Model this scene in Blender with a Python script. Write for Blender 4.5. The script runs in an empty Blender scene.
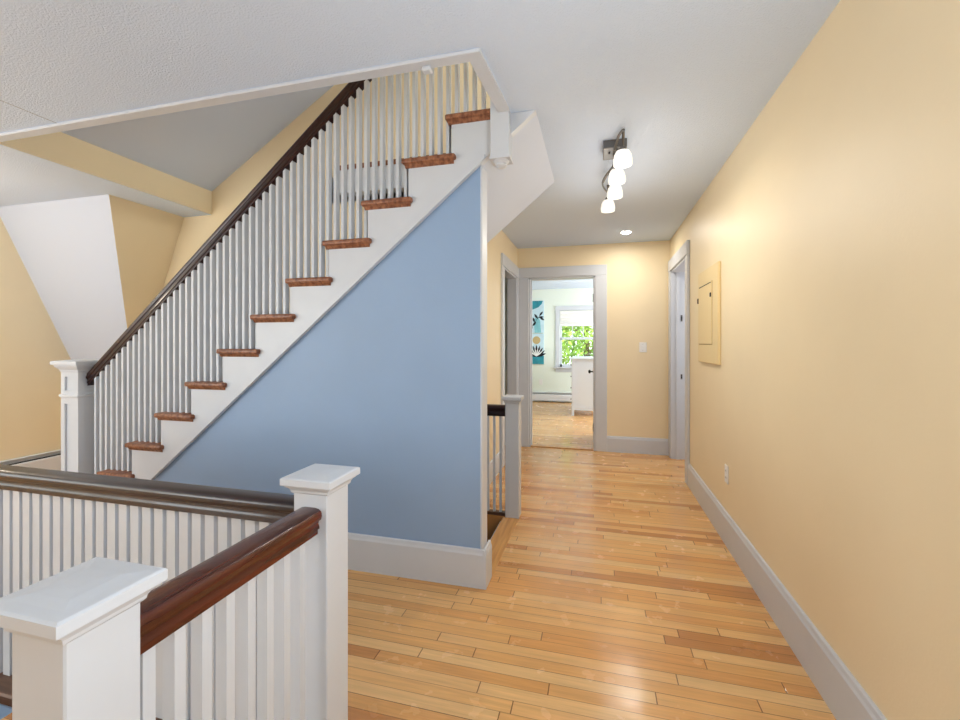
import bpy, bmesh, math, random
from mathutils import Vector, Matrix
random.seed(7)
S = bpy.context.scene
COL = S.collection
PI = math.pi

# ------------------------------------------------------------------ camera
CAM_Z = 1.274
cd = bpy.data.cameras.new('camera'); cam = bpy.data.objects.new('camera', cd); COL.objects.link(cam)
cd.sensor_width = 36.0; cd.lens = 440.0/960.0*36.0; cd.shift_y = -17.0/960.0; cd.clip_start = 0.02
cam.location = (0, 0, CAM_Z); cam.rotation_euler = (PI/2, 0, math.radians(14.89))
S.camera = cam

# ------------------------------------------------------------------ world, sun, lights, exposure
w = bpy.data.worlds.new('world'); S.world = w; w.use_nodes = True
bg = w.node_tree.nodes['Background']; bg.inputs[0].default_value = (0.80, 0.90, 1.0, 1); bg.inputs[1].default_value = 2.2
sd = bpy.data.lights.new('sun', 'SUN'); sd.energy = 6.0; sd.angle = 0.02; sd.color = (1, .97, .88)
sun = bpy.data.objects.new('sun', sd); COL.objects.link(sun); sun.rotation_euler = (math.radians(48), 0, math.radians(14))

def area(name, loc, direction, sx, sy, power, col=(1, 1, 1)):
    l = bpy.data.lights.new(name, 'AREA'); l.shape = 'RECTANGLE'; l.size = sx; l.size_y = sy
    l.energy = power; l.color = col
    o = bpy.data.objects.new(name, l); COL.objects.link(o); o.location = loc
    o.rotation_euler = Vector(direction).to_track_quat('-Z', 'Y').to_euler()
    return o
DAY = (0.84, 0.93, 1.0)
area('fill_left_rear', (-4.2, -2.1, 1.45), (0, 1, 0.2), 1.5, 1.6, 54, DAY)  # added area light standing in for unseen windows at the left rear
area('fill_side', (.76, .42, 1.55), (-1, .3, .3), 1.2, 1.2, 27, DAY)  # added light at the right wall to brighten the newel sides; no window modelled
area('fill_side_room', (1.9, 4.8, 1.6), (-1, 0, 0), .8, 1.3, 8, (1, .98, .95))  # area light added in the side room to spill onto jamb and hall
area('fill_west', (-4.9, -0.3, 1.4), (1, 0.2, 0), 1.6, 1.3, 18, DAY)  # added area light at the left wall, in place of an unseen window
area('fill_bedroom', (1.7, 7.9, 1.5), (-1, 0, 0), 2.2, 1.5, 66, (.98, 1, 1))  # added fill from the bedroom's right side, separate from the modelled window
area('fill_upper', (0.6, 2.5, 3.7), (-1, 0, -0.1), 1.0, 0.9, 15, DAY)  # added fill for the upper landing, no window modelled
S.view_settings.view_transform = 'Standard'; S.view_settings.look = 'None'
S.view_settings.gamma = 1; S.view_settings.use_curve_mapping = False
S.view_settings.exposure = 0.62

# ------------------------------------------------------------------ materials
def lin(c):
    return tuple(((x/255)/12.92 if x/255 <= .04045 else ((x/255+.055)/1.055)**2.4) for x in c) + (1,)
def mat(name, rgb, rough=0.5, metal=0, noise=0.0, nscale=6, bump=0.0, bscale=60, coat=0.0, emit=None, es=0, trans=0, spec=0.5, noise2=None):
    m = bpy.data.materials.new(name); m.use_nodes = True
    nt = m.node_tree; b = nt.nodes['Principled BSDF']
    c = lin(rgb); b.inputs['Base Color'].default_value = c
    b.inputs['Roughness'].default_value = rough; b.inputs['Metallic'].default_value = metal
    b.inputs['Coat Weight'].default_value = coat; b.inputs['Transmission Weight'].default_value = trans
    b.inputs['Specular IOR Level'].default_value = spec
    if emit:
        b.inputs['Emission Color'].default_value = lin(emit); b.inputs['Emission Strength'].default_value = es
    tc = nt.nodes.new('ShaderNodeTexCoord')
    if noise:
        n = nt.nodes.new('ShaderNodeTexNoise'); n.inputs['Scale'].default_value = nscale; n.inputs['Detail'].default_value = 4
        nt.links.new(tc.outputs['Object'], n.inputs['Vector'])
        r = nt.nodes.new('ShaderNodeValToRGB')
        r.color_ramp.elements[0].position = .3; r.color_ramp.elements[1].position = .7
        lo = tuple(x*(1-noise) for x in c[:3]) + (1,); hi = tuple(min(1, x*(1+noise)) for x in c[:3]) + (1,)
        if noise2: lo = lin(noise2)
        r.color_ramp.elements[0].color = lo; r.color_ramp.elements[1].color = hi
        nt.links.new(n.outputs['Fac'], r.inputs[0]); nt.links.new(r.outputs[0], b.inputs['Base Color'])
    if bump:
        n = nt.nodes.new('ShaderNodeTexNoise'); n.inputs['Scale'].default_value = bscale; n.inputs['Detail'].default_value = 3
        nt.links.new(tc.outputs['Object'], n.inputs['Vector'])
        bn = nt.nodes.new('ShaderNodeBump'); bn.inputs['Strength'].default_value = bump; bn.inputs['Distance'].default_value = .01
        nt.links.new(n.outputs['Fac'], bn.inputs['Height']); nt.links.new(bn.outputs[0], b.inputs['Normal'])
    return m
def grain(name, dark, light, rough, axis='X', coat=0.0, sc=1.0):
    """wood with grain stretched along one axis"""
    m = mat(name, light, rough, coat=coat); nt = m.node_tree; b = nt.nodes['Principled BSDF']
    tc = nt.nodes.new('ShaderNodeTexCoord'); mp = nt.nodes.new('ShaderNodeMapping')
    s = [60*sc, 60*sc, 60*sc]; s['XYZ'.index(axis)] = 3*sc; mp.inputs['Scale'].default_value = s
    n = nt.nodes.new('ShaderNodeTexNoise'); n.inputs['Scale'].default_value = 1; n.inputs['Detail'].default_value = 5
    r = nt.nodes.new('ShaderNodeValToRGB'); r.color_ramp.elements[0].position = .35; r.color_ramp.elements[1].position = .7
    r.color_ramp.elements[0].color = lin(dark); r.color_ramp.elements[1].color = lin(light)
    nt.links.new(tc.outputs['Object'], mp.inputs[0]); nt.links.new(mp.outputs[0], n.inputs['Vector'])
    nt.links.new(n.outputs['Fac'], r.inputs[0]); nt.links.new(r.outputs[0], b.inputs['Base Color'])
    return m

M = {}
M['yellow'] = mat('yellow_wall_paint', (243, 225, 189), .45, noise=.02, nscale=2.2, bump=.05, bscale=90, spec=.4)
M['blue'] = mat('blue_wall_paint', (146, 171, 203), .5, noise=.03, nscale=2.5, bump=.05, bscale=90)
M['offwhite'] = mat('pale_wall_paint', (204, 212, 228), .6, bump=.04)
M['ceiling'] = mat('ceiling_plaster', (214, 228, 248), .85, bump=.0)
M['white'] = mat('white_trim_paint', (208, 212, 219), .35, noise=.015, nscale=9)
M['mint'] = mat('pale_mint_paint', (232, 240, 230), .6)
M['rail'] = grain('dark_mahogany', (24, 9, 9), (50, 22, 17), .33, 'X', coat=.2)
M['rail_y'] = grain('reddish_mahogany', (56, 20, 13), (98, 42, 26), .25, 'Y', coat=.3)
M['tread'] = grain('tread_oak', (108, 62, 42), (166, 112, 80), .4, 'Y')
M['nosing'] = grain('nosing_maple', (196, 136, 70), (226, 170, 98), .3, 'Y', coat=.2)
M['brown'] = grain('brown_wood', (70, 44, 30), (110, 76, 54), .5, 'X')
M['carpet'] = mat('dark_step_paint', (74, 70, 68), .8, noise=.2, nscale=40)
M['black'] = mat('black_metal', (18, 18, 20), .4, .3)
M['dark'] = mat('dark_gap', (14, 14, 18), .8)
M['nickel'] = mat('brushed_nickel', (120, 118, 116), .3, 1.0)
M['plastic'] = mat('white_plastic', (240, 240, 238), .35)
M['metalwhite'] = mat('white_enamel', (228, 230, 236), .35)
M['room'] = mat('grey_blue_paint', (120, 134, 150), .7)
M['dresser'] = mat('white_lacquer', (224, 230, 242), .35)
M['shade'] = mat('frosted_glass', (250, 248, 244), .4, emit=(255, 250, 240), es=.4)
M['bulb'] = mat('lit_lens', (255, 255, 255), .5, emit=(255, 252, 245), es=14)
M['glass'] = bpy.data.materials.new('window_glass'); M['glass'].use_nodes = True
_nt = M['glass'].node_tree; _nt.nodes.clear()
_o = _nt.nodes.new('ShaderNodeOutputMaterial'); _m = _nt.nodes.new('ShaderNodeMixShader'); _t = _nt.nodes.new('ShaderNodeBsdfTransparent'); _g = _nt.nodes.new('ShaderNodeBsdfGlossy')
_g.inputs['Roughness'].default_value = .02; _m.inputs[0].default_value = .06
_nt.links.new(_t.outputs[0], _m.inputs[1]); _nt.links.new(_g.outputs[0], _m.inputs[2]); _nt.links.new(_m.outputs[0], _o.inputs[0])

def stipple(m):
    """stippled plaster: fine pits, patchy, and a panel seam"""
    nt = m.node_tree; b = nt.nodes['Principled BSDF']; L = nt.links.new
    tc = nt.nodes.new('ShaderNodeTexCoord')
    n = nt.nodes.new('ShaderNodeTexNoise'); n.inputs['Scale'].default_value = 125; n.inputs['Detail'].default_value = 3
    p = nt.nodes.new('ShaderNodeTexNoise'); p.inputs['Scale'].default_value = 1.6; p.inputs['Detail'].default_value = 2
    mp = nt.nodes.new('ShaderNodeMath'); mp.operation = 'MULTIPLY'
    L(tc.outputs['Object'], n.inputs['Vector']); L(tc.outputs['Object'], p.inputs['Vector'])
    L(n.outputs['Fac'], mp.inputs[0]); L(p.outputs['Fac'], mp.inputs[1])
    bn = nt.nodes.new('ShaderNodeBump'); bn.inputs['Strength'].default_value = .7; bn.inputs['Distance'].default_value = .012
    L(mp.outputs[0], bn.inputs['Height']); L(bn.outputs[0], b.inputs['Normal'])
    sx = nt.nodes.new('ShaderNodeSeparateXYZ'); L(tc.outputs['Object'], sx.inputs[0])
    a = nt.nodes.new('ShaderNodeMath'); a.operation = 'ADD'; a.inputs[1].default_value = 2.77; L(sx.outputs[0], a.inputs[0])
    ab = nt.nodes.new('ShaderNodeMath'); ab.operation = 'ABSOLUTE'; L(a.outputs[0], ab.inputs[0])
    lt = nt.nodes.new('ShaderNodeMath'); lt.operation = 'LESS_THAN'; lt.inputs[1].default_value = .0022; L(ab.outputs[0], lt.inputs[0])
    mx = nt.nodes.new('ShaderNodeMix'); mx.data_type = 'RGBA'; mx.inputs['A'].default_value = b.inputs['Base Color'].default_value
    mx.inputs['B'].default_value = lin((120, 120, 122)); L(lt.outputs[0], mx.inputs['Factor']); L(mx.outputs['Result'], b.inputs['Base Color'])
M['slope'] = mat('smooth_grey_plaster', (210, 222, 242), .85, bump=.04)
stipple(M['ceiling'])

def floor_mat():
    m = bpy.data.materials.new('maple_strip_floor'); m.use_nodes = True
    nt = m.node_tree; b = nt.nodes['Principled BSDF']; L = nt.links.new
    def N(t, **k):
        n = nt.nodes.new(t)
        for a, v in k.items(): setattr(n, a, v)
        return n
    def mth(op, a, b_=None, c=None):
        n = N('ShaderNodeMath', operation=op)
        for i, v in enumerate((a, b_, c)):
            if v is None: continue
            if isinstance(v, (int, float)): n.inputs[i].default_value = v
            else: L(v, n.inputs[i])
        return n.outputs[0]
    tc = N('ShaderNodeTexCoord'); sp = N('ShaderNodeSeparateXYZ'); L(tc.outputs['Object'], sp.inputs[0])
    W = .0572
    yr = mth('DIVIDE', sp.outputs[1], W); row = mth('FLOOR', yr); fy = mth('FRACT', yr)
    wn = N('ShaderNodeTexWhiteNoise', noise_dimensions='1D'); L(row, wn.inputs['W'])
    ln = mth('MULTIPLY_ADD', wn.outputs['Value'], .75, .55)
    wn2 = N('ShaderNodeTexWhiteNoise', noise_dimensions='1D'); L(mth('ADD', row, 371.3), wn2.inputs['W'])
    xo = mth('DIVIDE', mth('ADD', sp.outputs[0], mth('MULTIPLY', wn2.outputs['Value'], 7.0)), ln)
    col = mth('FLOOR', xo); fx = mth('FRACT', xo)
    cv = N('ShaderNodeCombineXYZ'); L(row, cv.inputs[0]); L(col, cv.inputs[1])
    wid = N('ShaderNodeTexWhiteNoise', noise_dimensions='2D'); L(cv.outputs[0], wid.inputs['Vector'])
    r = N('ShaderNodeValToRGB'); e = r.color_ramp.elements
    e[0].position = 0; e[0].color = lin((198, 134, 78)); e[1].position = 1; e[1].color = lin((243, 198, 138))
    for p, c in ((.12, (226, 163, 96)), (.5, (237, 181, 114)), (.8, (241, 188, 124))):
        x = r.color_ramp.elements.new(p); x.color = lin(c)
    L(wid.outputs['Value'], r.inputs[0])
    gv = N('ShaderNodeCombineXYZ'); L(mth('MULTIPLY', sp.outputs[0], 2.5), gv.inputs[0]); L(mth('MULTIPLY', sp.outputs[1], 55), gv.inputs[1]); L(mth('MULTIPLY', wid.outputs['Value'], 40), gv.inputs[2])
    g = N('ShaderNodeTexNoise'); g.inputs['Scale'].default_value = 1.3; g.inputs['Detail'].default_value = 6; g.inputs['Roughness'].default_value = .65; L(gv.outputs[0], g.inputs['Vector'])
    gr = N('ShaderNodeMapRange'); gr.inputs[1].default_value = .3; gr.inputs[2].default_value = .75; gr.inputs[3].default_value = .79; gr.inputs[4].default_value = 1.07; L(g.outputs['Fac'], gr.inputs[0])
    st = N('ShaderNodeTexNoise'); st.inputs['Scale'].default_value = 3.5; st.inputs['Detail'].default_value = 4; L(tc.outputs['Object'], st.inputs['Vector'])
    sr = N('ShaderNodeMapRange'); sr.inputs[1].default_value = .3; sr.inputs[2].default_value = .7; sr.inputs[3].default_value = .93; sr.inputs[4].default_value = 1.03; L(st.outputs['Fac'], sr.inputs[0])
    k = mth('MULTIPLY', gr.outputs[0], sr.outputs[0])
    sc = N('ShaderNodeVectorMath', operation='SCALE'); L(r.outputs[0], sc.inputs[0]); L(k, sc.inputs['Scale'])
    # seams: long edges thin, butt joints darker
    ey = mth('MINIMUM', fy, mth('SUBTRACT', 1, fy)); gy = mth('LESS_THAN', ey, .028)
    ex = mth('MULTIPLY', mth('MINIMUM', fx, mth('SUBTRACT', 1, fx)), ln); gx = mth('LESS_THAN', ex, .002)
    wn3 = N('ShaderNodeTexWhiteNoise', noise_dimensions='1D'); L(mth('ROUND', yr), wn3.inputs['W'])
    gyk = mth('MULTIPLY', gy, mth('MULTIPLY_ADD', mth('POWER', wn3.outputs['Value'], 2.0), .6, .36))
    gap = mth('MAXIMUM', gyk, mth('MULTIPLY', gx, .8))
    mx = N('ShaderNodeMix', data_type='RGBA'); L(gap, mx.inputs['Factor']); L(sc.outputs[0], mx.inputs['A']); mx.inputs['B'].default_value = lin((70, 34, 12))
    L(mx.outputs['Result'], b.inputs['Base Color'])
    wr = N('ShaderNodeTexNoise'); wr.inputs['Scale'].default_value = 9; wr.inputs['Detail'].default_value = 5; L(tc.outputs['Object'], wr.inputs['Vector'])
    rr = N('ShaderNodeMapRange'); rr.inputs[1].default_value = .35; rr.inputs[2].default_value = .7; rr.inputs[3].default_value = .15; rr.inputs[4].default_value = .30; L(wr.outputs['Fac'], rr.inputs[0])
    L(rr.outputs[0], b.inputs['Roughness'])
    bn = N('ShaderNodeBump'); bn.inputs['Strength'].default_value = .25; bn.inputs['Distance'].default_value = .003
    L(mth('SUBTRACT', mth('MULTIPLY', wid.outputs['Value'], .06), gap), bn.inputs['Height']); L(bn.outputs[0], b.inputs['Normal'])
    b.inputs['Specular IOR Level'].default_value = .5
    return m
M['floor'] = floor_mat()

# ------------------------------------------------------------------ mesh helpers
def box(bm, x0, x1, y0, y1, z0, z1, bev=0.0, seg=1):
    vs = [bm.verts.new((x, y, z)) for x in (x0, x1) for y in (y0, y1) for z in (z0, z1)]
    F = [(0, 1, 3, 2), (4, 6, 7, 5), (0, 4, 5, 1), (2, 3, 7, 6), (0, 2, 6, 4), (1, 5, 7, 3)]
    fs = [bm.faces.new([vs[i] for i in f]) for f in F]
    if bev:
        es = list({e for f in fs for e in f.edges})
        bmesh.ops.bevel(bm, geom=es, offset=bev, segments=seg, affect='EDGES', profile=.5)
    return fs
def prism(bm, pts, axis, a, b):
    """extrude polygon pts (2D) along axis from a to b; for 'Y' pts are (x,z); 'X' pts are (y,z); 'Z' pts are (x,y)"""
    def P(p, t):
        return {'Y': (p[0], t, p[1]), 'X': (t, p[0], p[1]), 'Z': (p[0], p[1], t)}[axis]
    A = [bm.verts.new(P(p, a)) for p in pts]; B = [bm.verts.new(P(p, b)) for p in pts]
    n = len(pts)
    bm.faces.new(A); bm.faces.new(B[::-1])
    for i in range(n): bm.faces.new([A[i], B[i], B[(i+1) % n], A[(i+1) % n]])
def tube(bm, path, rad, seg=10, cap=True):
    rings = []
    n = len(path)
    for i, p in enumerate(path):
        p = Vector(p); d = (Vector(path[min(i+1, n-1)]) - Vector(path[max(i-1, 0)])).normalized()
        up = Vector((0, 0, 1)) if abs(d.z) < .95 else Vector((0, 1, 0))
        a = d.cross(up).normalized(); c = a.cross(d).normalized()
        r = rad[i] if isinstance(rad, (list, tuple)) else rad
        rings.append([bm.verts.new(p + a*r*math.cos(2*PI*k/seg) + c*r*math.sin(2*PI*k/seg)) for k in range(seg)])
    for i in range(n-1):
        for k in range(seg):
            bm.faces.new([rings[i][k], rings[i][(k+1) % seg], rings[i+1][(k+1) % seg], rings[i+1][k]])
    if cap: bm.faces.new(rings[0][::-1]); bm.faces.new(rings[-1])
def lathe(bm, prof, c=(0, 0, 0), seg=24, axis='Z'):
    rings = []
    for r, h in prof:
        ring = []
        for k in range(seg):
            a = 2*PI*k/seg; u, v = r*math.cos(a), r*math.sin(a)
            p = {'Z': (u, v, h), 'X': (h, u, v), 'Y': (u, h, v)}[axis]
            ring.append(bm.verts.new((c[0]+p[0], c[1]+p[1], c[2]+p[2])))
        rings.append(ring)
    for i in range(len(rings)-1):
        for k in range(seg): bm.faces.new([rings[i][k], rings[i][(k+1) % seg], rings[i+1][(k+1) % seg], rings[i+1][k]])
    bm.faces.new(rings[0][::-1]); bm.faces.new(rings[-1])
def obj(name, bm, m, parent=None, smooth=False, loc=None):
    bmesh.ops.recalc_face_normals(bm, faces=bm.faces)
    me = bpy.data.meshes.new(name); bm.to_mesh(me); bm.free()
    for x in (m if isinstance(m, (list, tuple)) else [m]): me.materials.append(x)
    if smooth:
        me.polygons.foreach_set('use_smooth', [True]*len(me.polygons))
        me.set_sharp_from_angle(angle=math.radians(40))
    o = bpy.data.objects.new(name, me); COL.objects.link(o)
    if parent:
        o.parent = parent; o.location = -Vector(parent_world(parent))
    if loc: o.location = loc
    return o
def parent_world(p):
    v = Vector((0, 0, 0))
    while p: v += p.location; p = p.parent
    return v
def thing(name, label, cat, loc=(0, 0, 0), group=None):
    o = bpy.data.objects.new(name, None); COL.objects.link(o); o.location = loc; o.empty_display_size = .1
    o['label'] = label; o['category'] = cat
    if group: o['group'] = group
    return o
def tag(o, label, cat, group=None):
    o['label'] = label; o['category'] = cat
    if group: o['group'] = group
    return o
def struct(name, bm, m, label, parent=None, smooth=False):
    o = obj(name, bm, m, parent, smooth)
    if not parent:
        o['kind'] = 'structure'; o['label'] = label; o['category'] = name.split('_')[0]
    return o
def boxes(*bs, bev=0.0):
    bm = bmesh.new()
    for b in bs: box(bm, *b, bev=bev)
    return bm

# ------------------------------------------------------------------ dimensions
H = 2.44
RX = .80; FY = 5.38; LX = -.95; BY = 3.24; WX = -5.0; RY = -2.2
BWY = 2.22                 # face of the blue wall
OX0, OX1, OY0 = -3.39, -.475, 1.725     # stair opening in the ceiling
FR = 9.6                  # far wall of the room beyond

# ------------------------------------------------------------------ floor, ceiling, walls
bm = boxes((-5.1, .92, RY-.1, .575, -.22, 0), (-1.95, .92, .575, 1.115, -.22, 0), (-5.1, -3.3, .575, 1.115, -.22, 0),
           (-5.1, .92, 1.115, 2.32, -.22, 0), (-.66, .92, 2.32, 3.16, -.22, 0), (-5.1, -3.5, 2.32, 3.16, -.22, 0),
           (-.97, .92, 3.16, 5.44, -.22, 0), (-5.1, -.97, 3.16, 3.4, -.22, 0),
           (-2.4, 2.0, 5.44, FR+.1, -.22, 0), (.92, 2.0, 4.1, 5.44, -.22, 0), (-2.2, -.97, 4.1, 5.44, -.22, 0))
struct('floor', bm, M['floor'], 'narrow honey maple strip floor of the landing, hall and far bedroom')
bm = boxes((-5.1, .92, RY-.1, OY0, H, H+.22), (-5.1, OX0, OY0, BY+.1, H, H+.22), (OX1, .92, OY0, BY, H, H+.22),
           (-2.2, 2.1, BY, 5.5, H, H+.22), (-2.4, 2.1, 5.5, FR+.1, H, H+.22))
struct('ceiling', bm, M['ceiling'], 'stippled light grey plaster ceiling around the stair opening')
# right wall with a doorway
D0, D1, DH = 4.385, 5.24, 2.07
struct('wall_right', boxes((RX, .92, RY, D0, 0, H), (RX, .92, D1, FY+.12, 0, H), (RX, .92, D0, D1, DH, H)), M['yellow'], 'long cream yellow wall on the right of the hall')
# far hall wall with a doorway
E0, E1 = -.808, -.022
struct('wall_end', boxes((LX-.12, E0, FY, FY+.12, 0, H), (E1, .92, FY, FY+.12, 0, H), (E0, E1, FY, FY+.12, DH, H)), M['yellow'], 'yellow end wall of the hall around the bedroom doorway')
G0, G1 = 4.50, 5.26
struct('wall_hall_left', boxes((LX-.095, LX, BY, G0, 0, H), (LX-.095, LX, G1, FY, 0, H), (LX-.095, LX, G0, G1, DH, H)), M['yellow'], 'yellow wall on the left side of the far hall')
struct('wall_stair', boxes((-5.1, LX-.12, BY, BY+.1, -2.6, 5.3), (LX-.12, .92, BY-.003, BY+.1, H+.001, 5.3), (LX-.12, LX, BY+.002, BY+.1, -2.6, 0)), M['yellow'], 'tall yellow wall behind the staircase')
struct('wall_left', boxes((WX-.1, WX, RY, BY, 0, H)), M['yellow'], 'yellow wall at the far left behind the heater')
struct('wall_rear', boxes((-5.1, .92, RY-.1, RY, 0, H)), M['yellow'], 'yellow wall behind the viewpoint')
# sloped corner mass
bm = bmesh.new()
A = (-3.70, 2.587, H); B = (-3.70, BY, H); C = (-4.302, BY, .896); D = (WX, BY, .896); E = (WX, 2.587, H); F_ = (WX, BY, H)
v = {k: bm.verts.new(p) for k, p in dict(A=A, B=B, C=C, D=D, E=E, F=F_).items()}
for f, mi in (('ACDE', 0), ('ABC', 1), ('ABFE', 0), ('BCDF', 0), ('DEF', 0)):
    fc = bm.faces.new([v[k] for k in f]); fc.material_index = mi
struct('wall_slope', bm, [M['offwhite'], M['yellow']], 'pale sloped attic wall meeting a yellow sloped wall behind the newel')
# blue wall under the stairs
SL = .8255
def zb(x): return .372 + SL*(x+2.804)       # lower edge of the stringer
bm = bmesh.new()
prism(bm, [(-3.25, 0), (-.588, 0), (-.588, zb(-.588)+.03), (-3.25, zb(-3.25)+.03)], 'Y', BWY, BWY+.10)
struct('wall_blue', bm, M['blue'], 'light blue wall under the rising staircase')
struct('trim_wall_end', boxes((-.588, -.577, BWY-.004, BWY+.104, 0, zb(-.588)), bev=.002), M['white'], 'white corner strip on the end of the blue wall')
# soffit under the stairs
bm = bmesh.new()
xs0, xs1 = -3.2, -.296
prism(bm, [(xs0, zb(xs0)), (xs1, H), (xs1-.06, H), (xs0, zb(xs0)+.05)], 'Y', BWY+.02, 3.215)
struct('trim_soffit', bm, M['offwhite'], 'white sloped soffit under the stairs')
bm = bmesh.new(); prism(bm, [(-1.3, zb(-1.3)+.02), (xs1-.03, H-.001), (-1.3, H-.001)], 'Y', 3.216, 3.2365)
struct('wall_stair_top', bm, M['yellow'], 'yellow wall piece above the soffit behind the top treads')
# upper level enclosure
bm = bmesh.new()
z0 = 2.655
prism(bm, [(-3.5, z0-.06), (-3.38, z0), (.9, z0+.615*4.28), (.9, z0+.615*4.28+.1), (-3.5, z0+.1)], 'Y', 1.6, BY)
struct('ceiling_slope', bm, M['slope'], 'grey sloped ceiling above the staircase')
struct('wall_upper', boxes((-3.5, .92, 1.60, 1.70, H+.22, 5.3), (.82, .92, 1.7, BY, H+.22, 5.3)), M['yellow'], 'yellow walls of the upper landing')
struct('trim_ledge', boxes((-2.03, -.9, 3.14, BY, 2.48, 2.665)), M['white'], 'white ledge on the wall behind the upper stairs')
struct('trim_ledge_cap', boxes((-2.05, -.9, 3.12, BY, 2.665, 2.70), bev=.006), M['tread'], 'brown cap board of the ledge behind the upper stairs')
struct('trim_fascia', boxes((-3.40, -3.385, OY0, BY, H+.002, z0)), M['yellow'], 'yellow fascia on the left side of the stair opening')
# well walls
struct('wall_well', boxes((-.66, -.64, 2.32, 3.16, -2.6, -.22), (-3.5, -.66, 2.22, 2.32, -2.6, 0), (-3.6, -3.5, 2.2, 3.24, -2.6, -.22), (-3.6, -.6, 2.2, 3.3, -2.62, -2.6)), M['blue'], 'blue walls of the lower stairwell behind the blue wall')
struct('wall_near_well', boxes((-3.3, -1.95, 1.115, 1.16, -2.2, -.22), (-3.3, -1.95, .53, .575, -2.2, -.22), (-3.35, -3.3, .53, 1.16, -2.2, -.22), (-3.3, -1.95, 1.100, 1.115, -2.2, -.045)), M['blue'], 'blue wall of the stairwell below the near railing')
bm = bmesh.new(); prism(bm, [(-3.3, -1.23), (-2.0, -.19), (-2.0, -.9), (-3.3, -1.9)], 'Y', 1.085, 1.100)
struct('trim_skirt', bm, M['white'], 'white sloping skirt board in the near stairwell')
# casings -------------------------------------------------------------
def casing_board(bm, x0, x1, y0, y1, z0, z1): box(bm, x0, x1, y0, y1, z0, z1, bev=.004)
bm = bmesh.new(); t = .022; CT = 2.195
casing_board(bm, LX, E0, FY-t, FY, 0, DH); casing_board(bm, E1, E1+.135, FY-t, FY, 0, DH); casing_board(bm, LX, E1+.135, FY-t-.004, FY, DH, CT)
box(bm, E0, E0+.018, FY-.01, FY+.13, 0, DH); box(bm, E1-.018, E1, FY-.01, FY+.13, 0, DH); box(bm, E0, E1, FY-.01, FY+.13, DH-.018, DH)
box(bm, E0+.018, E0+.03, FY+.05, FY+.085, 0, DH-.018)
struct('trim_door_end', bm, M['white'], 'white casing around the bedroom doorway at the end of the hall')
bm = bmesh.new()
casing_board(bm, RX-t, RX, D0-.115, D0, 0, DH); casing_board(bm, RX-t, RX, D1, FY-.03, 0, DH); casing_board(bm, RX-t-.004, RX, D0-.115, FY-.028, DH, CT)
box(bm, RX-.01, .93, D1-.018, D1, 0, DH); box(bm, RX-.01, .93, D0, D0+.018, 0, DH); box(bm, RX-.01, .93, D0, D1, DH-.018, DH)
box(bm, RX+.04, RX+.075, D1-.03, D1-.018, 0, DH-.018)
struct('trim_door_right', bm, M['white'], 'white casing around the doorway in the right wall')
bm = bmesh.new()
casing_board(bm, LX, LX+t, G0-.105, G0, 0, DH); casing_board(bm, LX, LX+t, G1, FY-.03, 0, DH); casing_board(bm, LX, LX+t+.004, G0-.105, FY-.028, DH, CT)
box(bm, LX-.10, LX+.01, G1-.018, G1, 0, DH); box(bm, LX-.10, LX+.01, G0, G0+.018, 0, DH); box(bm, LX-.10, LX+.01, G0, G1, DH-.018, DH)
struct('trim_door_left', bm, M['white'], 'white casing around the doorway in the left hall wall')
# threshold of the bedroom
struct('trim_threshold', boxes((E0+.018, E1-.018, FY+.0, FY+.12, 0, .012), bev=.003), M['nosing'], 'wooden threshold strip in the bedroom doorway')
struct('trim_well_edge', boxes((-.665, -.550, BWY+.105, 3.15, -.03, .003), bev=.002), M['nosing'], 'maple edging board along the top of the stairwell')
# baseboards
def bb_prof(y, z, s, h=.195, t=.018):   # (offset,z) profile
    return [(0, 0), (t, 0), (t, h-.028), (t*.75, h-.018), (t*.6, h-.004), (t*.35, h), (0, h)]
def bb_y(x, s, y0, y1, h=.195):     # along Y, on a wall at x, protruding to sign s
    bm = bmesh.new(); prism(bm, [(x+s*a, z) for a, z in bb_prof(0, 0, 1, h)], 'Y', y0, y1); return bm
def bb_x(y, s, x0, x1, h=.195):
    bm = bmesh.new(); prism(bm, [(y+s*a, z) for a, z in bb_prof(0, 0, 1, h)], 'X', x0, x1); return bm
struct('baseboard_right', bb_y(RX, -1, RY, D0-.115, .20), M['white'], 'tall white baseboard along the right wall')
struct('baseboard_end', bb_x(FY, -1, E1+.135, RX, .185), M['white'], 'white baseboard on the end wall')
struct('baseboard_hall_left', bb_y(LX, 1, BY, G0-.105, .185), M['white'], 'white baseboard on the left hall wall')
bm = bb_x(BWY, -1, -3.2, -.5545, .2)
prism(bm, [(-.5715+a, z) for a, z in bb_prof(0, 0, 1, .2)], 'Y', BWY-.0175, BWY+.115)
struct('baseboard_blue', bm, M['white'], 'white baseboard wrapping the blue wall')
bm = boxes((OX0-.005, -.447, 1.675, 1.732, H-.016, H), bev=.003)
prism(bm, [(-.447, 1.676), (-.420, 2.145), (-.476, 2.145), (-.503, 1.731)], 'Z', H-.0155, H)
struct('trim_crown_edge', bm, M['white'], 'white trim board around the stair opening in the ceiling')
struct('trim_opening_front', boxes((OX0, -.49, 1.722, 1.729, H-.014, H+.22)), M['white'], 'white inner face board of the stair opening')
struct('trim_clip', boxes((-.705, -.665, 1.70, 1.74, H-.036, H-.0165), bev=.006), M['white'], 'small white block under the ceiling trim')
# closets behind the two side doors
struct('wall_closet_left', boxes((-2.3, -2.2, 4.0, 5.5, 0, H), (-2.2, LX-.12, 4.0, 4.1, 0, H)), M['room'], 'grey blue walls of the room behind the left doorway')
struct('wall_closet_right', boxes((2.0, 2.1, 4.0, 5.5, 0, H), (.92, 2.0, 4.0, 4.1, 0, H)), M['offwhite'], 'pale walls of the room behind the right doorway')

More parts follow.
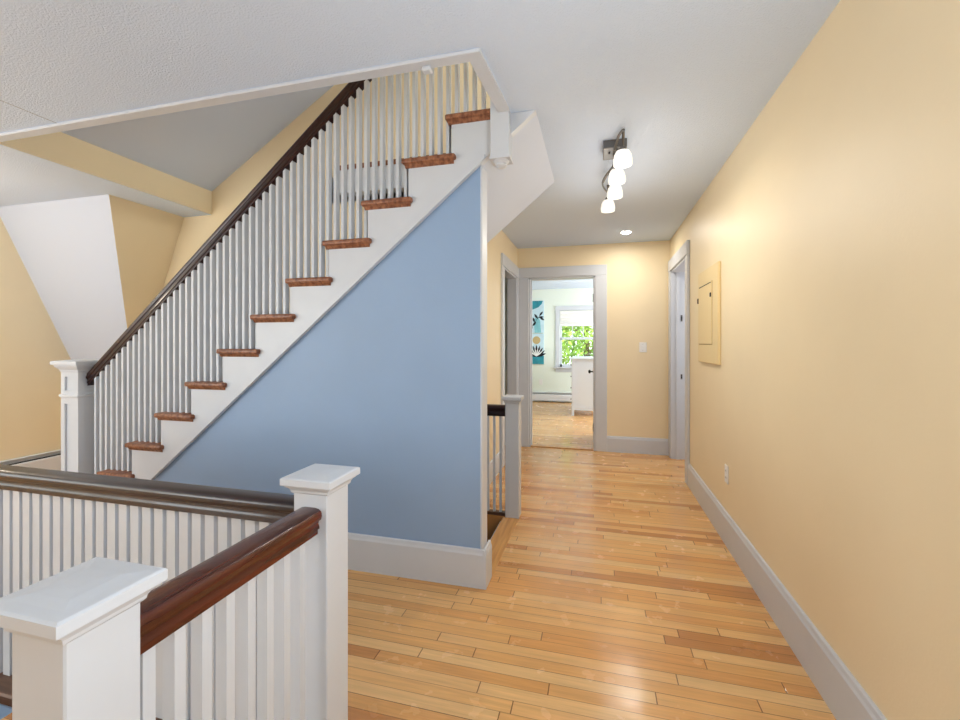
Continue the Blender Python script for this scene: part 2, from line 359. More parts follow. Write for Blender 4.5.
# ------------------------------------------------------------------ the room beyond
W0, W1, WZ0, WZ1 = -.775, -.02, .76, 1.97
struct('wall_bedroom', boxes((-2.4, W0, FR, FR+.12, 0, H), (W1, 2.0, FR, FR+.12, 0, H), (W0, W1, FR, FR+.12, 0, WZ0), (W0, W1, FR, FR+.12, WZ1, H),
                             (-2.5, -2.4, 5.4, FR+.1, 0, H), (2.0, 2.1, 5.4, FR+.1, 0, H), (-2.4, LX-.12, FY+.02, FY+.12, 0, H), (.92, 2.0, FY+.02, FY+.12, 0, H)), M['mint'], 'pale mint walls of the bedroom beyond the doorway')
bm = bmesh.new()
for b in ((W0-.09, W0, FR-.02, FR, WZ0, WZ1), (W1, W1+.09, FR-.02, FR, WZ0, WZ1), (W0-.09, W1+.09, FR-.024, FR, WZ1, WZ1+.1), (W0-.09, W1+.09, FR-.018, FR, WZ0-.11, WZ0-.03)):
    box(bm, *b, bev=.003)
win = struct('window_1', bm, M['white'], 'double hung white window in the bedroom far wall')
win['category'] = 'window'
obj('window_sill', boxes((W0-.13, W1+.13, FR-.07, FR+.05, WZ0-.03, WZ0), bev=.005), M['white'], win)
zm = 1.375
bm = bmesh.new()
for b in ((W0, W0+.04, zm, WZ1), (W1-.04, W1, zm, WZ1), (W0, W1, WZ1-.04, WZ1), (W0, W1, zm-.02, zm+.025)):
    box(bm, b[0], b[1], FR+.05, FR+.085, b[2], b[3], bev=.003)
pw = (W1-W0-.08)/3
for i in (1, 2): box(bm, W0+.04+pw*i-.009, W0+.04+pw*i+.009, FR+.055, FR+.08, zm, WZ1)
us = obj('upper_sash', bm, M['white'], win)
obj('pane', boxes((W0+.03, W1-.03, FR+.066, FR+.069, zm, WZ1-.02)), M['glass'], us)
bm = bmesh.new()
for b in ((W0, W0+.045, WZ0, zm), (W1-.045, W1, WZ0, zm), (W0, W1, WZ0, WZ0+.06), (W0, W1, zm-.03, zm+.02)):
    box(bm, b[0], b[1], FR+.012, FR+.047, b[2], b[3], bev=.003)
ls = obj('lower_sash', bm, M['white'], win)
obj('pane', boxes((W0+.03, W1-.03, FR+.028, FR+.031, WZ0+.05, zm-.02)), M['glass'], ls)
bl = thing('window_blind', 'white pleated blind pulled partly down over the bedroom window', 'blind', (-.41, FR-.01, 1.65))
obj('head_rail', boxes((W0+.006, W1-.006, FR-.006, FR+.010, WZ1-.045, WZ1-.005), bev=.003), M['plastic'], bl)
bm = bmesh.new(); n = 8; zt, zl = WZ1-.045, 1.665
pts = [(FR-.006 + (.014 if k % 2 else 0), zt-(zt-zl)*k/(2*n)) for k in range(2*n+1)]
prism(bm, pts + [(p[0]+.003, p[1]) for p in pts[::-1]], 'X', W0+.01, W1-.01)
obj('pleats', bm, M['plastic'], bl)
obj('bottom_rail', boxes((W0+.008, W1-.008, FR-.007, FR+.010, 1.635, 1.665), bev=.003), M['plastic'], bl)

def heater(name, label, loc, L, h=.21, axis='X', s=-1):
    """baseboard heater: back plate, front cover with slot and damper; length along axis, protruding by s"""
    t = thing(name, label, 'heater', loc)
    def pr(pts, nm, m):
        bm = bmesh.new()
        if axis == 'X': prism(bm, [(loc[1]+s*a, z) for a, z in pts], 'X', loc[0]-L/2, loc[0]+L/2)
        else: prism(bm, [(loc[0]+s*a, z) for a, z in pts], 'Y', loc[1]-L/2, loc[1]+L/2)
        return obj(nm, bm, m, t)
    pr([(.0, .012), (.004, .012), (.004, h-.008), (.026, h-.008), (.030, h-.010), (.032, h-.006), (.028, h), (0, h)], 'back_plate', M['metalwhite'])
    pr([(.058, .03), (.063, .03), (.063, h-.05), (.056, h-.042), (.053, h-.045), (.058, h-.055)], 'front_cover', M['metalwhite'])
    pr([(.008, .04), (.052, .04), (.052, h-.060), (.008, h-.040)], 'fin_element', M['dark'])  # near-black fin block fills the slot, slot shade put into its colour
    return t
heater('baseboard_heater', 'low white baseboard heater under the bedroom window', (-1.0, FR-.002, 0), 1.9, .21, 'X', -1)
heater('baseboard_heater', 'long white baseboard heater along the left yellow wall', (WX+.002, 1.9, 0), 2.6, .25, 'Y', 1)

# paintings
M['p_sky'] = mat('pale_blue_canvas', (196, 222, 234), .7, noise=.06, nscale=8)
M['p_teal'] = mat('teal_paint', (44, 140, 158), .7, noise=.25, nscale=10)
M['p_teal2'] = mat('soft_teal_paint', (128, 190, 200), .7, noise=.1, nscale=14)
M['p_ink'] = mat('black_paint', (16, 22, 34), .7)
M['p_tan'] = mat('tan_paint', (190, 168, 118), .7)
M['p_white'] = mat('white_paint', (238, 240, 240), .7)
def leaf2(bm, cx, cz, L, wd, ang, y):
    pts = []
    for i in range(11):
        a = i/10; pts.append((a*L, wd*math.sin(PI*a)))
    for i in range(9, 0, -1):
        a = i/10; pts.append((a*L, -wd*math.sin(PI*a)))
    ca, sa = math.cos(ang), math.sin(ang)
    prism(bm, [(cx+p[0]*ca-p[1]*sa, cz+p[0]*sa+p[1]*ca) for p in pts], 'Y', y, y-.0012)
def shape(bm, pts, y): prism(bm, pts, 'Y', y, y-.001)
PX1 = -1.112; PX0 = PX1-.46; py = FR-.03
def painting(label, z0, z1): 
    t = thing('painting', label, 'painting', ((PX0+PX1)/2, py, z0))
    obj('canvas', boxes((PX0, PX1, py, FR-.002, z0, z1), bev=.002), M['p_sky'], t); return t
t1 = painting('upper teal and black leaf painting on the bedroom wall', 1.495, 2.19)
bm = bmesh.new(); shape(bm, [(PX0, 2.19), (PX1-.02, 2.19), (PX1-.05, 2.12), (PX1-.12, 2.05), (PX1-.25, 2.0), (PX0, 2.03)], py); obj('teal_shape', bm, M['p_teal'], t1)
bm = bmesh.new(); shape(bm, [(PX1-.20, 1.495), (PX1-.06, 1.495), (PX1-.08, 1.75), (PX1-.14, 1.86), (PX1-.22, 1.78)], py); obj('pale_teal_shape', bm, M['p_teal2'], t1)
bm = bmesh.new()
for cx, cz, L, wd, an in ((PX1-.10, 1.86, .17, .022, .9), (PX1-.10, 1.84, .18, .022, -.6), (PX1-.13, 1.80, .18, .024, 2.2), (PX1-.17, 1.74, .16, .024, -2.2), (PX1-.12, 1.83, .16, .020, 0.1), (PX1-.2, 1.72, .16, .022, 1.9), (PX1-.30, 1.62, .18, .025, 2.6), (PX1-.25, 1.66, .16, .025, -1.9)):
    leaf2(bm, cx, cz, L*.75, wd, an, py-.001)
tube(bm, [(PX1-.34, py-.002, 1.54), (PX1-.2, py-.002, 1.72), (PX1-.08, py-.002, 1.88)], .004, 6)
obj('black_branch', bm, M['p_ink'], t1)
t2 = painting('lower painting of dark leaves under a tan disc on the bedroom wall', .815, 1.475)
bm = bmesh.new(); shape(bm, [(PX0, .815), (PX1, .815), (PX1, .99), (PX1-.10, 1.03), (PX1-.2, .99), (PX1-.3, 1.04), (PX0, .99)], py); obj('teal_ground', bm, M['p_teal'], t2)
bm = bmesh.new(); shape(bm, [(PX1-.16+.085*math.cos(a*PI/14), 1.335+.085*math.sin(a*PI/14)) for a in range(28)], py); obj('tan_disc', bm, M['p_tan'], t2)
bm = bmesh.new()
for k in range(9): leaf2(bm, PX1-.16, .97, .27-.012*abs(k-4), .026, PI/2+(k-4)*.30, py-.0013)
obj('dark_leaves', bm, M['p_ink'], t2)
bm = bmesh.new()
for k in range(6): leaf2(bm, PX1-.16, .98, .2, .012, PI/2+(k-2.5)*.34+.02, py-.0026)
obj('white_leaves', bm, M['p_white'], t2)

# chest of drawers, its side towards the doorway
cx0, cx1, cy0, cy1 = -.44, .10, 7.86, 8.95
dr = thing('dresser', 'tall white chest of drawers near the bedroom window', 'dresser', (-.15, 8.4, 0))
obj('carcass', boxes((cx0+.02, cx1, cy0+.012, cy1-.012, .13, .985), (cx0+.012, cx0+.05, cy0, cy0+.04, .13, .985), (cx0+.012, cx0+.05, cy1-.04, cy1, .13, .985), (cx1-.04, cx1, cy0, cy0+.04, .13, .985)), M['dresser'], dr)
obj('top', boxes((cx0-.015, cx1+.01, cy0-.02, cy1+.02, .985, 1.012), bev=.006), M['dresser'], dr)
for lx in (cx0+.012, cx1-.04):
    for ly in (cy0, cy1-.04):
        bm = bmesh.new(); box(bm, lx, lx+.038, ly, ly+.04, 0, .13, bev=.003); obj('leg', bm, M['dresser'], dr)
bmx = boxes((cx0+.03, cx1, cy0+.004, cy0+.012, .10, .16)); obj('apron', bmx, M['dresser'], dr)
for i in range(4):
    z = .16+i*.205
    dw = obj('drawer', boxes((cx0+.006, cx0+.03, cy0+.05, cy1-.05, z, z+.195), bev=.003), M['dresser'], dr)
    for ky in (cy0+.25, cy1-.25):
        bm = bmesh.new(); lathe(bm, [(.006, 0), (.006, -.012), (.014, -.018), (.014, -.024), (.006, -.028)], (cx0+.006, ky, z+.1), 12, 'X'); obj('knob', bm, M['black'], dw)

# ------------------------------------------------------------------ doors
def leaf_panels(bm, axis, a0, a1, c0, c1, z0, z1):
    """door slab with raised frame; axis 'Y': slab lies along Y with thickness c in X"""
    w_ = .11; th = (c1-c0)
    def bx(p, q, z_0, z_1, ins):
        if axis == 'Y': box(bm, c0+ins, c1-ins, p, q, z_0, z_1)
        else: box(bm, p, q, c0+ins, c1-ins, z_0, z_1)
    bx(a0, a0+w_, z0, z1, 0); bx(a1-w_, a1, z0, z1, 0)
    zs = [z0, z0+.2, z0+.85, z0+.97, z1-.14, z1]
    bx(a0+w_, a1-w_, zs[0], zs[1], 0); bx(a0+w_, a1-w_, zs[2], zs[3], 0); bx(a0+w_, a1-w_, zs[4], zs[5], 0)
    bx(a0+w_, a1-w_, zs[1], zs[2], .010); bx(a0+w_, a1-w_, zs[3], zs[4], .010)
bm = bmesh.new(); leaf_panels(bm, 'Y', FY+.135, FY+.86, -.045, -.009, .012, 2.045)
d1 = struct('door_1', bm, M['white'], 'white panelled bedroom door standing open edge on')
bm = bmesh.new(); lathe(bm, [(.024, 0), (.024, -.006), (.009, -.010), (.009, -.035), (.022, -.042), (.027, -.055), (.020, -.066), (.004, -.070)], (-.045, FY+.79, .885), 18, 'X')
obj('door_handle', bm, M['black'], d1, True)
for z in (.25, 1.82):
    bm = bmesh.new(); box(bm, -.046, -.033, FY+.119, FY+.136, z-.045, z+.045); tube(bm, [(-.045, FY+.128, z-.05), (-.045, FY+.128, z+.05)], .006, 8); obj('hinge', bm, M['nickel'], d1)
bm = bmesh.new(); leaf_panels(bm, 'X', .945, 1.72, D1+.003, D1+.038, .012, 2.045)
d2 = struct('door_2', bm, M['white'], 'white door standing open behind the doorway in the right wall')
for z, hh in ((.905, .028), (1.545, .035)):
    obj('latch_plate', boxes((.885, .903, D1-.022, D1-.0175, z-hh, z+hh)), M['nickel'], d2)
    obj('latch', boxes((.888, .900, D1-.026, D1-.021, z-.014, z-.002)), M['black'], d2)
    obj('latch', boxes((.888, .900, D1-.026, D1-.021, z+.004, z+.014)), M['black'], d2)
bm = bmesh.new(); leaf_panels(bm, 'X', LX-.90, LX-.135, G0-.038, G0-.002, .012, 2.045)
d3 = struct('door_3', bm, M['white'], 'white door opened into the room behind the left doorway')
for z in (.25, 1.82):
    bm = bmesh.new(); tube(bm, [(LX-.135, G0+.002, z-.05), (LX-.135, G0+.002, z+.05)], .006, 8); obj('hinge', bm, M['nickel'], d3)

# ------------------------------------------------------------------ staircase going up
RUN, RISE, N = .2447, .205, 11
X1, Z1_ = -3.216, .418
def tx(i): return X1 + RUN*(i-1)       # nosing x of tread i
def tz(i): return Z1_ + RISE*(i-1)
st = thing('staircase', 'white staircase with wooden treads rising to the right above the blue wall', 'staircase', (-3.46, 2.25, 0))
bm = bmesh.new()
pts = [(tx(0)+.03, 0)]
for i in range(0, N+1):
    pts += [(tx(i)+.03, tz(i)-.03), (tx(i+1)+.03, tz(i)-.03)]
pts += [(xs1, tz(N)-.03), (xs1, H)] if False else []
zc = H-.001
pts = [p for p in pts if p[0] <= -.44]
pts += [(-.49, tz(N)-.03), (-.49, zc), (xs1, zc), (-3.22, zb(-3.22)), (-3.22, 0)]
prism(bm, pts, 'Y', 2.197, 2.24)
obj('stringer', bm, M['white'], st)
bm = bmesh.new()
prism(bm, [(-3.22, zb(-3.22)-.004), (-.56, zb(-.56)-.004), (-.56, zb(-.56)+.022), (-3.22, zb(-3.22)+.022)], 'Y', 2.189, 2.215)
obj('stringer_moulding', bm, M['white'], st)
bm = bmesh.new()
pts = [(tx(0)-.0, 0), (tx(0), tz(0)+.2)]; pts += [(tx(N+1), tz(N)+.4), (tx(N+1), tz(N)+.05)]
prism(bm, [(tx(0), 0), (tx(0), tz(0)+.17), (tx(N+1), tz(N+1)+.17), (tx(N+1), tz(N+1)-.30)], 'Y', 3.215, 3.238)
obj('wall_skirt', bm, M['white'], st)
def rnd_nose(bm, x0, x1, y0, y1, z0, z1):
    box(bm, x0, x1, y0, y1, z0, z1, bev=.010, seg=3)
for i in range(0, N+1):
    bm = bmesh.new(); rnd_nose(bm, tx(i), tx(i)+.300, 2.168, 3.22, tz(i)-.030, tz(i))
    prism(bm, [(2.168+.014, tz(i)-.030), (2.199, tz(i)-.030), (2.199, tz(i)-.048), (2.192, tz(i)-.046)], 'X', tx(i)+.014, tx(i)+.288)
    obj('tread', bm, M['tread'], st, True)
    obj('riser', boxes((tx(i)+.03, tx(i)+.05, 2.22, 3.22, tz(i)-RISE+.001 if i else 0, tz(i)-.031)), M['white'], st)
# balusters
RYC = 2.25; bw = .0085; bd = .018
def rail_top(x): return 1.031 + .8365*(x+3.43)
base = None
bcount = 0
for i in range(0, N+1):
    for k in range(5):
        x = tx(i)+.045+k*RUN/5
        if x < -3.35 or x > -.56: continue
        bm = bmesh.new(); zt_ = rail_top(x)-.072
        prism(bm, [(x-bw, tz(i)-.002), (x+bw, tz(i)-.002), (x+bw, zt_+.8365*bw), (x-bw, zt_-.8365*bw)], 'Y', RYC-bd, RYC+bd)
        obj('baluster', bm, M['white'], st)
# sloped handrail
def rail_profile(wd=.032, h=.075):
    """(offset, z) polygon, z from 0 (top) down"""
    k = wd/.04
    P = [(-.016, 0), (.016, 0), (.027, -.002), (.035, -.006), (.039, -.013), (.040, -.022), (.037, -.032), (.030, -.036), (.028, -.044), (.031, -.052), (.032, -.058), (.026, -.061), (.026, -.075)]
    P = P + [(-a, b) for a, b in P[::-1] if abs(a) > .0165 or b < 0]
    return [(a*k, b*h/.075) for a, b in P]
def rail_between(p0, p1, prof, plumb=True):
    bm = bmesh.new(); p0 = Vector(p0); p1 = Vector(p1)
    d = (p1-p0); side = Vector((d.y, -d.x, 0)).normalized()
    A = [bm.verts.new(p0+side*a+Vector((0, 0, z))) for a, z in prof]; Bv = [bm.verts.new(p1+side*a+Vector((0, 0, z))) for a, z in prof]
    bm.faces.new(A); bm.faces.new(Bv[::-1]); n = len(prof)
    for i in range(n): bm.faces.new([A[i], Bv[i], Bv[(i+1) % n], A[(i+1) % n]])
    return bm
M['rail_s'] = mat('dark_stained_rail', (46, 22, 22), .3, noise=.2, nscale=14, coat=.15)
obj('handrail', rail_between((-3.385, RYC, rail_top(-3.385)), (-.50, RYC, rail_top(-.50)), rail_profile(.031, .088)), M['rail_s'], st, True)

def newel(parent, cx, cy, w_, h, z0=0.0, over=.026):
    hw = w_/2
    n_ = obj('newel_post', boxes((cx-hw, cx+hw, cy-hw, cy+hw, z0, h-.045), bev=.003), M['white'], parent)
    bm = bmesh.new()
    def ring(a, z): return [bm.verts.new((cx+sx*a, cy+sy*a, z)) for sx, sy in ((-1, -1), (1, -1), (1, 1), (-1, 1))]
    prof = [(hw+.001, h-.062), (hw+.005, h-.058), (hw+.006, h-.052), (hw+.010, h-.046), (hw+.017, h-.041), (hw+.019, h-.036), (hw+over-.002, h-.036), (hw+over, h-.034), (hw+over, h-.016), (hw+over-.004, h-.013),
            (hw+over-.007, h-.0125), (hw*1.05, h-.0115), (hw*.7, h-.009), (hw*.3, h-.008)]
    R = [ring(a, z) for a, z in prof]
    for i in range(len(R)-1):
        for k in range(4): bm.faces.new([R[i][k], R[i][(k+1) % 4], R[i+1][(k+1) % 4], R[i+1][k]])
    bm.faces.new(R[0][::-1]); bm.faces.new(R[-1])
    obj('cap', bm, M['white'], n_)
    return n_
# big box newel at the foot of the stairs
nx0, nx1, ny0, ny1 = -3.54, -3.38, 2.17, 2.33
bm = boxes((nx0+.013, nx1-.013, ny0+.013, ny1-.013, 0, 1.10))
for (za, zb_) in ((0, .12), (.86, .9052), (1.045, 1.098)):
    box(bm, nx0+.0006, nx1-.0006, ny0+.0006, ny1-.0006, za, zb_)
for sx in (0, 1):
    for sy in (0, 1):
        xa = nx0 if sx == 0 else nx1-.034; ya = ny0 if sy == 0 else ny1-.034
        box(bm, xa, xa+.034, ya, ya+.034, 0.001, 1.0975)
box(bm, nx0-.010, nx1+.010, ny0-.010, ny1+.010, .905, .925, bev=.005)
box(bm, nx0+.0006, nx1-.0006, ny0+.0006, ny1-.0006, .924, .950)
np_ = obj('newel_post', bm, M['white'], st)
np_['label'] = 'large panelled box newel at the foot of the stairs'
bm = bmesh.new(); cxn, cyn = (nx0+nx1)/2, (ny0+ny1)/2
def ring(a, z): return [bm.verts.new((cxn+sx*a, cyn+sy*a, z)) for sx, sy in ((-1, -1), (1, -1), (1, 1), (-1, 1))]
R = [ring(a, z) for a, z in ((.081, 1.075), (.085, 1.082), (.085, 1.09), (.093, 1.10), (.104, 1.112), (.107, 1.12), (.107, 1.126), (.118, 1.126), (.12, 1.13), (.12, 1.147), (.115, 1.152), (.03, 1.162))]
for i in range(len(R)-1):
    for k in range(4): bm.faces.new([R[i][k], R[i][(k+1) % 4], R[i+1][(k+1) % 4], R[i+1][k]])
bm.faces.new(R[0][::-1]); bm.faces.new(R[-1]); obj('cap', bm, M['white'], np_)
# hanging newel drop at the ceiling
bm = boxes((-.518, -.422, 2.145, 2.237, 2.203, 3.55), bev=.003)
dp = obj('newel_post', bm, M['white'], st); dp['label'] = 'white newel drop hanging below the ceiling'
bm = bmesh.new(); lathe(bm, [(.036, 2.202), (.040, 2.194), (.034, 2.187), (.026, 2.182), (.030, 2.174), (.024, 2.166), (.008, 2.161)], (-.470, 2.19, 0), 16)
box(bm, -.522, -.418, 2.141, 2.241, 2.197, 2.207)
obj('drop_finial', bm, M['white'], dp, True)
# upper landing slab
struct('floor_upper', boxes((-.46, .8, 2.25, BY, 2.665, 2.69)), M['floor'], 'wooden floor of the upper landing')

# ------------------------------------------------------------------ staircases going down
sdn = thing('staircase', 'dark staircase descending behind the blue wall beside the far newel', 'staircase', (-.66, 2.7, 0))
for i in range(10):
    x = -.665-.245*i; z = -.19-.2*i
    obj('tread', boxes((x-.27, x+.02 if i else x, 2.325, 3.15, z-.03, z), bev=.004), M['carpet'], sdn)
    obj('riser', boxes((x-.02, x, 2.325, 3.15, z+.0, z+.16)), M['white'], sdn)
sdn2 = thing('staircase', 'dark carpeted steps descending inside the near railing', 'staircase', (-1.95, .85, 0))
for i in range(5):
    x = -1.95-.245*i; z = -.19-.2*i
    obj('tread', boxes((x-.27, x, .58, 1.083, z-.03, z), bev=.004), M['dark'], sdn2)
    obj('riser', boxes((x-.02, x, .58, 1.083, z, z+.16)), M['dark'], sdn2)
struct('trim_nosing_near', boxes((-3.3, -.86, 1.085, 1.225, -.028, .012), bev=.006), M['brown'], 'brown wooden nosing under the near railing balusters')

# ------------------------------------------------------------------ near railing (two newels, two rails)
near = thing('stair_railing', 'white railing with mahogany handrail around the near stairwell in the foreground', 'railing', (-.806, 1.165, 0))
NX, NYa, NYb, NW, NH = -.806, .520, 1.165, .1125, .896
n1 = newel(near, NX, NYb, NW, NH); n2 = newel(near, NX, NYa, NW, NH)
RH = .797
obj('handrail', rail_between((NX, NYa+NW/2-.002, RH), (NX, NYb-NW/2+.001, RH), rail_profile(.04, .075)), M['rail_y'], near, True)
obj('handrail', rail_between((-3.3, NYb, RH), (NX-NW/2+.001, NYb, RH), rail_profile(.04, .075)), M['rail'], near, True)
hb = .015
for k in range(8):
    y = .622+.0618*k
    obj('baluster', boxes((NX-hb, NX+hb, y-.012, y+.012, 0.0, RH-.073)), M['white'], near)
hb = .018
x = NX-NW/2-.035
while x > -3.28:
    obj('baluster', boxes((x-hb, x+hb, NYb-.012, NYb+.012, .010, RH-.073)), M['white'], near); x -= .053

# ------------------------------------------------------------------ far railing
far = thing('stair_railing', 'short dark topped railing with square white newel beside the hall stairwell', 'railing', (-.597, 3.2, 0))
newel(far, -.597, 3.20, .102, .897, over=.018)
obj('handrail', rail_between((LX, 3.2, .815), (-.647, 3.2, .815), rail_profile(.032, .082)), M['rail'], far, True)
obj('bottom_rail', boxes((LX, -.647, 3.172, 3.228, .0, .022), bev=.004), M['brown'], far)
for k in range(6):
    x = -.692-.048*k
    obj('baluster', boxes((x-.0085, x+.0085, 3.1915, 3.2085, .02, .74)), M['white'], far)

# ------------------------------------------------------------------ small wall things
def plate_y(name, label, cat, x, z, s=1, slots='switch', y=FY):
    t = thing(name, label, cat, (x, y, z))
    obj('cover_plate', boxes((x-.035, x+.035, y-.006, y, z-.057, z+.057), bev=.002), M['plastic'], t)
    return t
sw = thing('light_switch', 'white light switch on the yellow end wall right of the bedroom doorway', 'switch', (.511, FY, 1.225))
obj('cover_plate', boxes((.471, .551, FY-.006, FY, 1.168, 1.282), bev=.002), M['plastic'], sw)
for dx in (-.0, ):
    obj('toggle', boxes((.505, .517, FY-.016, FY-.005, 1.215, 1.24), bev=.002), M['plastic'], sw)
for z in (1.19, 1.26):
    bm = bmesh.new(); lathe(bm, [(.003, 0), (.003, -.0015)], (.511, FY-.006, z), 8, 'Y'); obj('screw', bm, M['nickel'], sw)
ot = thing('wall_outlet', 'white power outlet low on the right wall', 'outlet', (RX, 3.11, .44))
obj('cover_plate', boxes((RX-.006, RX, 3.075, 3.145, .383, .497), bev=.002), M['plastic'], ot)
for z in (.418, .462):
    so = obj('socket', boxes((RX-.008, RX-.005, 3.095, 3.125, z-.014, z+.014), bev=.002), M['plastic'], ot)
    for dy in (-.006, .006): obj('slot', boxes((RX-.0084, RX-.0078, 3.11+dy-.001, 3.11+dy+.001, z-.006, z+.006)), M['dark'], so)
ot2 = thing('wall_outlet', 'white power outlet below the paintings in the bedroom', 'outlet', (-1.18, FR, .425))
obj('cover_plate', boxes((-1.215, -1.145, FR-.006, FR, .368, .482), bev=.002), M['plastic'], ot2)
for z in (.403, .447): obj('socket', boxes((-1.195, -1.165, FR-.008, FR-.005, z-.014, z+.014)), M['plastic'], ot2)
# electrical panel
ep = thing('electrical_panel', 'shallow electrical panel painted yellow on the right wall', 'electrical panel', (RX, 3.545, 1.127))
M['panelgap'] = mat('painted_seam', (178, 150, 98), .6)
M['panel'] = mat('panel_yellow_paint', (238, 214, 160), .4)
obj('panel_frame', boxes((RX-.020, RX, 3.25, 3.84, 1.127, 1.822), bev=.004), M['panel'], ep)
dd = obj('panel_door', boxes((RX-.025, RX-.019, 3.40, 3.80, 1.267, 1.711), bev=.001), M['panel'], ep)
obj('gap', boxes((RX-.0212, RX-.0198, 3.395, 3.805, 1.262, 1.713)), M['panelgap'], ep)
obj('latch', boxes((RX-.032, RX-.024, 3.405, 3.425, 1.60, 1.63), bev=.002), M['black'], dd)
obj('hasp', boxes((RX-.030, RX-.018, 3.815, 3.83, 1.585, 1.625), bev=.002), M['brown'], ep)
obj('slot', boxes((RX-.0265, RX-.0245, 3.42, 3.78, 1.700, 1.706)), M['dark'], dd)

# ------------------------------------------------------------------ ceiling lights
tl = thing('track_light', 'curved nickel track light with four glowing frosted shades on the hall ceiling', 'ceiling light', (.1, 2.69, H))
obj('canopy', boxes((.035, .165, 2.63, 2.80, H-.048, H), bev=.003), M['nickel'], tl)
bm = bmesh.new(); lathe(bm, [(.005, H-.047), (.005, H-.055), (.002, H-.058)], (.07, 2.69, 0), 10); obj('screw', bm, M['black'], tl, True)
SH = [(.138, 2.56), (.118, 2.83), (.117, 3.11), (.079, 3.42)]
bar = []
for k in range(41):
    y = 2.60+.82*k/40; bar.append((.075+.038*math.sin((y-2.6)/.82*2*PI+.6), y, H-.068))
bm = bmesh.new(); tube(bm, bar, .006, 8); tube(bm, [(.10, 2.69, H-.04), (.10, 2.69, H-.072)], .008, 8); obj('curved_bar', bm, M['nickel'], tl, True)
for i, (sx, sy) in enumerate(SH):
    by = min(max(sy+.02, 2.60), 3.42); bx_ = .075+.038*math.sin((by-2.6)/.82*2*PI+.6)
    bm = bmesh.new()
    path = [(bx_, by, H-.068), (bx_+(sx-bx_)*.4, sy-.02, H-.030), (sx-.002, sy-.055, H-.012), (sx, sy-.060, H-.022), (sx, sy-.03, H-.055), (sx, sy, H-.082)]
    P2 = []
    for a in range(len(path)-1):
        for s_ in range(5):
            t_ = s_/5; p0 = Vector(path[max(a-1, 0)]); p1 = Vector(path[a]); p2 = Vector(path[a+1]); p3 = Vector(path[min(a+2, len(path)-1)])
            P2.append(tuple(.5*((2*p1)+(-p0+p2)*t_+(2*p0-5*p1+4*p2-p3)*t_*t_+(-p0+3*p1-3*p2+p3)*t_**3)))
    P2.append(path[-1]); tube(bm, P2, .0075, 8); ar = obj('arm', bm, M['nickel'], tl, True)
    bm = bmesh.new(); lathe(bm, [(.008, H-.075), (.018, H-.082), (.020, H-.100), (.018, H-.103)], (sx, sy, 0), 16); obj('socket', bm, M['nickel'], tl, True)
    bm = bmesh.new(); lathe(bm, [(.018, H-.098), (.036, H-.105), (.045, H-.122), (.051, H-.148), (.052, H-.168), (.049, H-.182), (.045, H-.184), (.018, H-.178)], (sx, sy, 0), 24)
    sh = obj('lamp_shade', bm, M['shade'], tl, True)
    l = bpy.data.lights.new('lamp', 'AREA'); l.shape = 'DISK'; l.size = .08; l.energy = 1.3; l.color = (1, .95, .86)
    lo = bpy.data.objects.new('lamp', l); COL.objects.link(lo); lo.location = (sx, sy, H-.19)
    l = bpy.data.lights.new('shade_fill', 'POINT'); l.energy = 1.3; l.shadow_soft_size = .2; l.color = (1, .96, .9)  # added point light floating below each shade to lift the ceiling
    lo = bpy.data.objects.new('shade_fill', l); COL.objects.link(lo); lo.location = (sx, sy, H-.46)
rl = thing('recessed_light', 'small round recessed ceiling light near the hall end', 'ceiling light', (.294, 4.86, H))
bm = bmesh.new(); lathe(bm, [(.062, H), (.062, H-.004), (.056, H-.006), (.050, H-.002), (.050, H)], (.294, 4.86, 0), 28); obj('trim_ring', bm, M['plastic'], rl, True)
bm = bmesh.new(); lathe(bm, [(.046, H-.001), (.044, H-.010), (.034, H-.016), (.01, H-.019)], (.294, 4.86, 0), 28); obj('lens', bm, M['bulb'], rl, True)
l = bpy.data.lights.new('lamp', 'AREA'); l.shape = 'DISK'; l.size = .09; l.energy = 5; l.color = (1, .95, .86)
lo = bpy.data.objects.new('lamp', l); COL.objects.link(lo); lo.location = (.294, 4.86, H-.022)
# ceiling lamp of the left room (out of frame)
l = bpy.data.lights.new('lamp', 'POINT'); l.energy = 9; l.shadow_soft_size = .1; l.color = (1, .88, .72)
lo = bpy.data.objects.new('lamp', l); COL.objects.link(lo); lo.location = (-4.4, 1.5, H-.45)

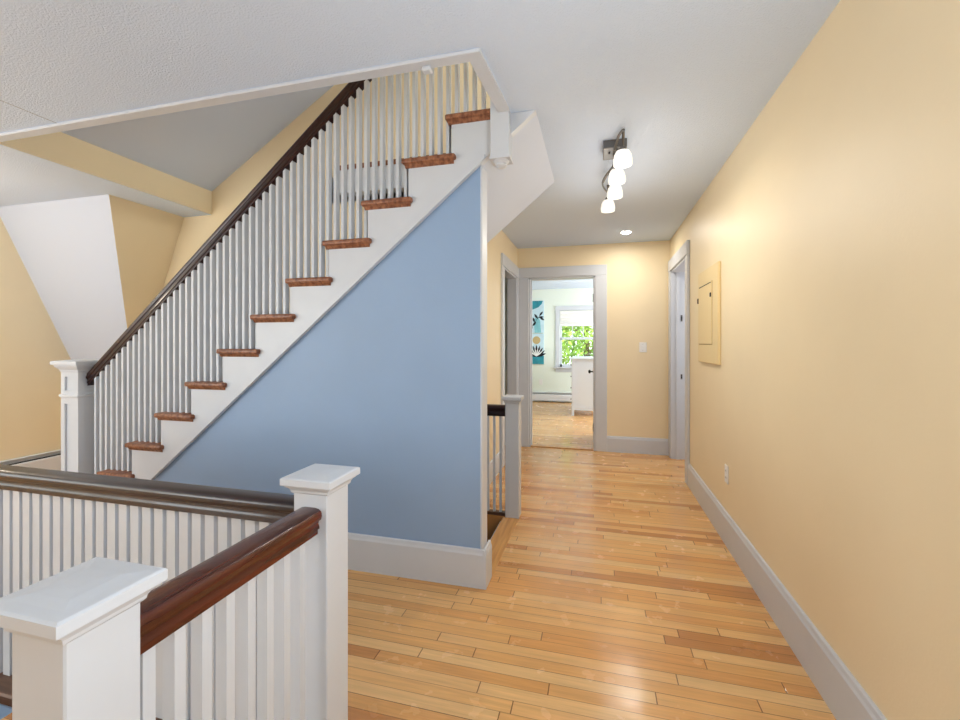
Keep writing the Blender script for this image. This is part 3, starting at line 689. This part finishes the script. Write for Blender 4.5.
# ------------------------------------------------------------------ outside the window
M['grass'] = mat('lawn', (96, 140, 50), .9, noise=.25, nscale=3)
M['leaf'] = mat('sunlit_leaf', (138, 172, 66), .6, noise=.35, nscale=1.3)
M['leaf2'] = mat('green_leaf', (86, 126, 50), .6, noise=.4, nscale=1.5)
M['bark'] = mat('bark', (86, 66, 50), .9, noise=.3, nscale=20)
struct('ground', boxes((-16, 16, FR+.3, 34, -3.2, -3.0)), M['grass'], 'green lawn outside the bedroom window')
def tree(cx, cy, h, r, m, label):
    t = thing('leafy_tree', label, 'tree', (cx, cy, -3.0), 'trees outside the window')
    bm = bmesh.new(); tube(bm, [(cx, cy, -3.0), (cx+.05, cy, -3+h*.5), (cx-.1, cy, -3+h*.8)], [.17, .12, .05], 8)
    for k in range(6):
        a = k*1.05; z = -3+h*(.35+.06*k); tube(bm, [(cx, cy, z), (cx+r*.6*math.cos(a), cy+r*.6*math.sin(a), z+r*.5)], [.06, .02], 6)
    obj('trunk', bm, M['bark'], t)
    bm = bmesh.new()
    blobs = [(Vector((random.uniform(-1, 1)*r*.75, random.uniform(-1, 1)*r*.75, random.uniform(-.42, .5)*h*.8)), random.uniform(.35, .6)*r) for _ in range(26)]
    for k in range(9000):
        c, br = random.choice(blobs); d = Vector((random.gauss(0, 1), random.gauss(0, 1), random.gauss(0, 1))).normalized()
        p = Vector((cx, cy, -3+h*.58))+c+d*br*random.uniform(.75, 1.05)
        s_ = random.uniform(.05, .10); a = Vector((random.gauss(0, 1), random.gauss(0, 1), random.gauss(0, 1))).normalized(); b_ = a.cross(d+Vector((.01, .3, .2))).normalized()
        q = [bm.verts.new(p+a*s_), bm.verts.new(p+b_*s_*.55), bm.verts.new(p-a*s_), bm.verts.new(p-b_*s_*.55)]
        bm.faces.new(q)
    me = bpy.data.meshes.new('foliage'); bm.to_mesh(me); bm.free(); me.materials.append(m)
    o = bpy.data.objects.new('foliage', me); COL.objects.link(o); o.parent = t; o.location = -Vector(t.location)
tree(-1.5, 13.8, 6.0, 1.3, M['leaf'], 'sunlit yellow green tree seen in the left of the window')
tree(2.2, 16.0, 7.0, 1.5, M['leaf2'], 'mid green leafy tree seen in the right of the window')
tree(-.5, 20.5, 8.5, 2.4, M['leaf'], 'taller yellow green tree behind the two nearer ones')
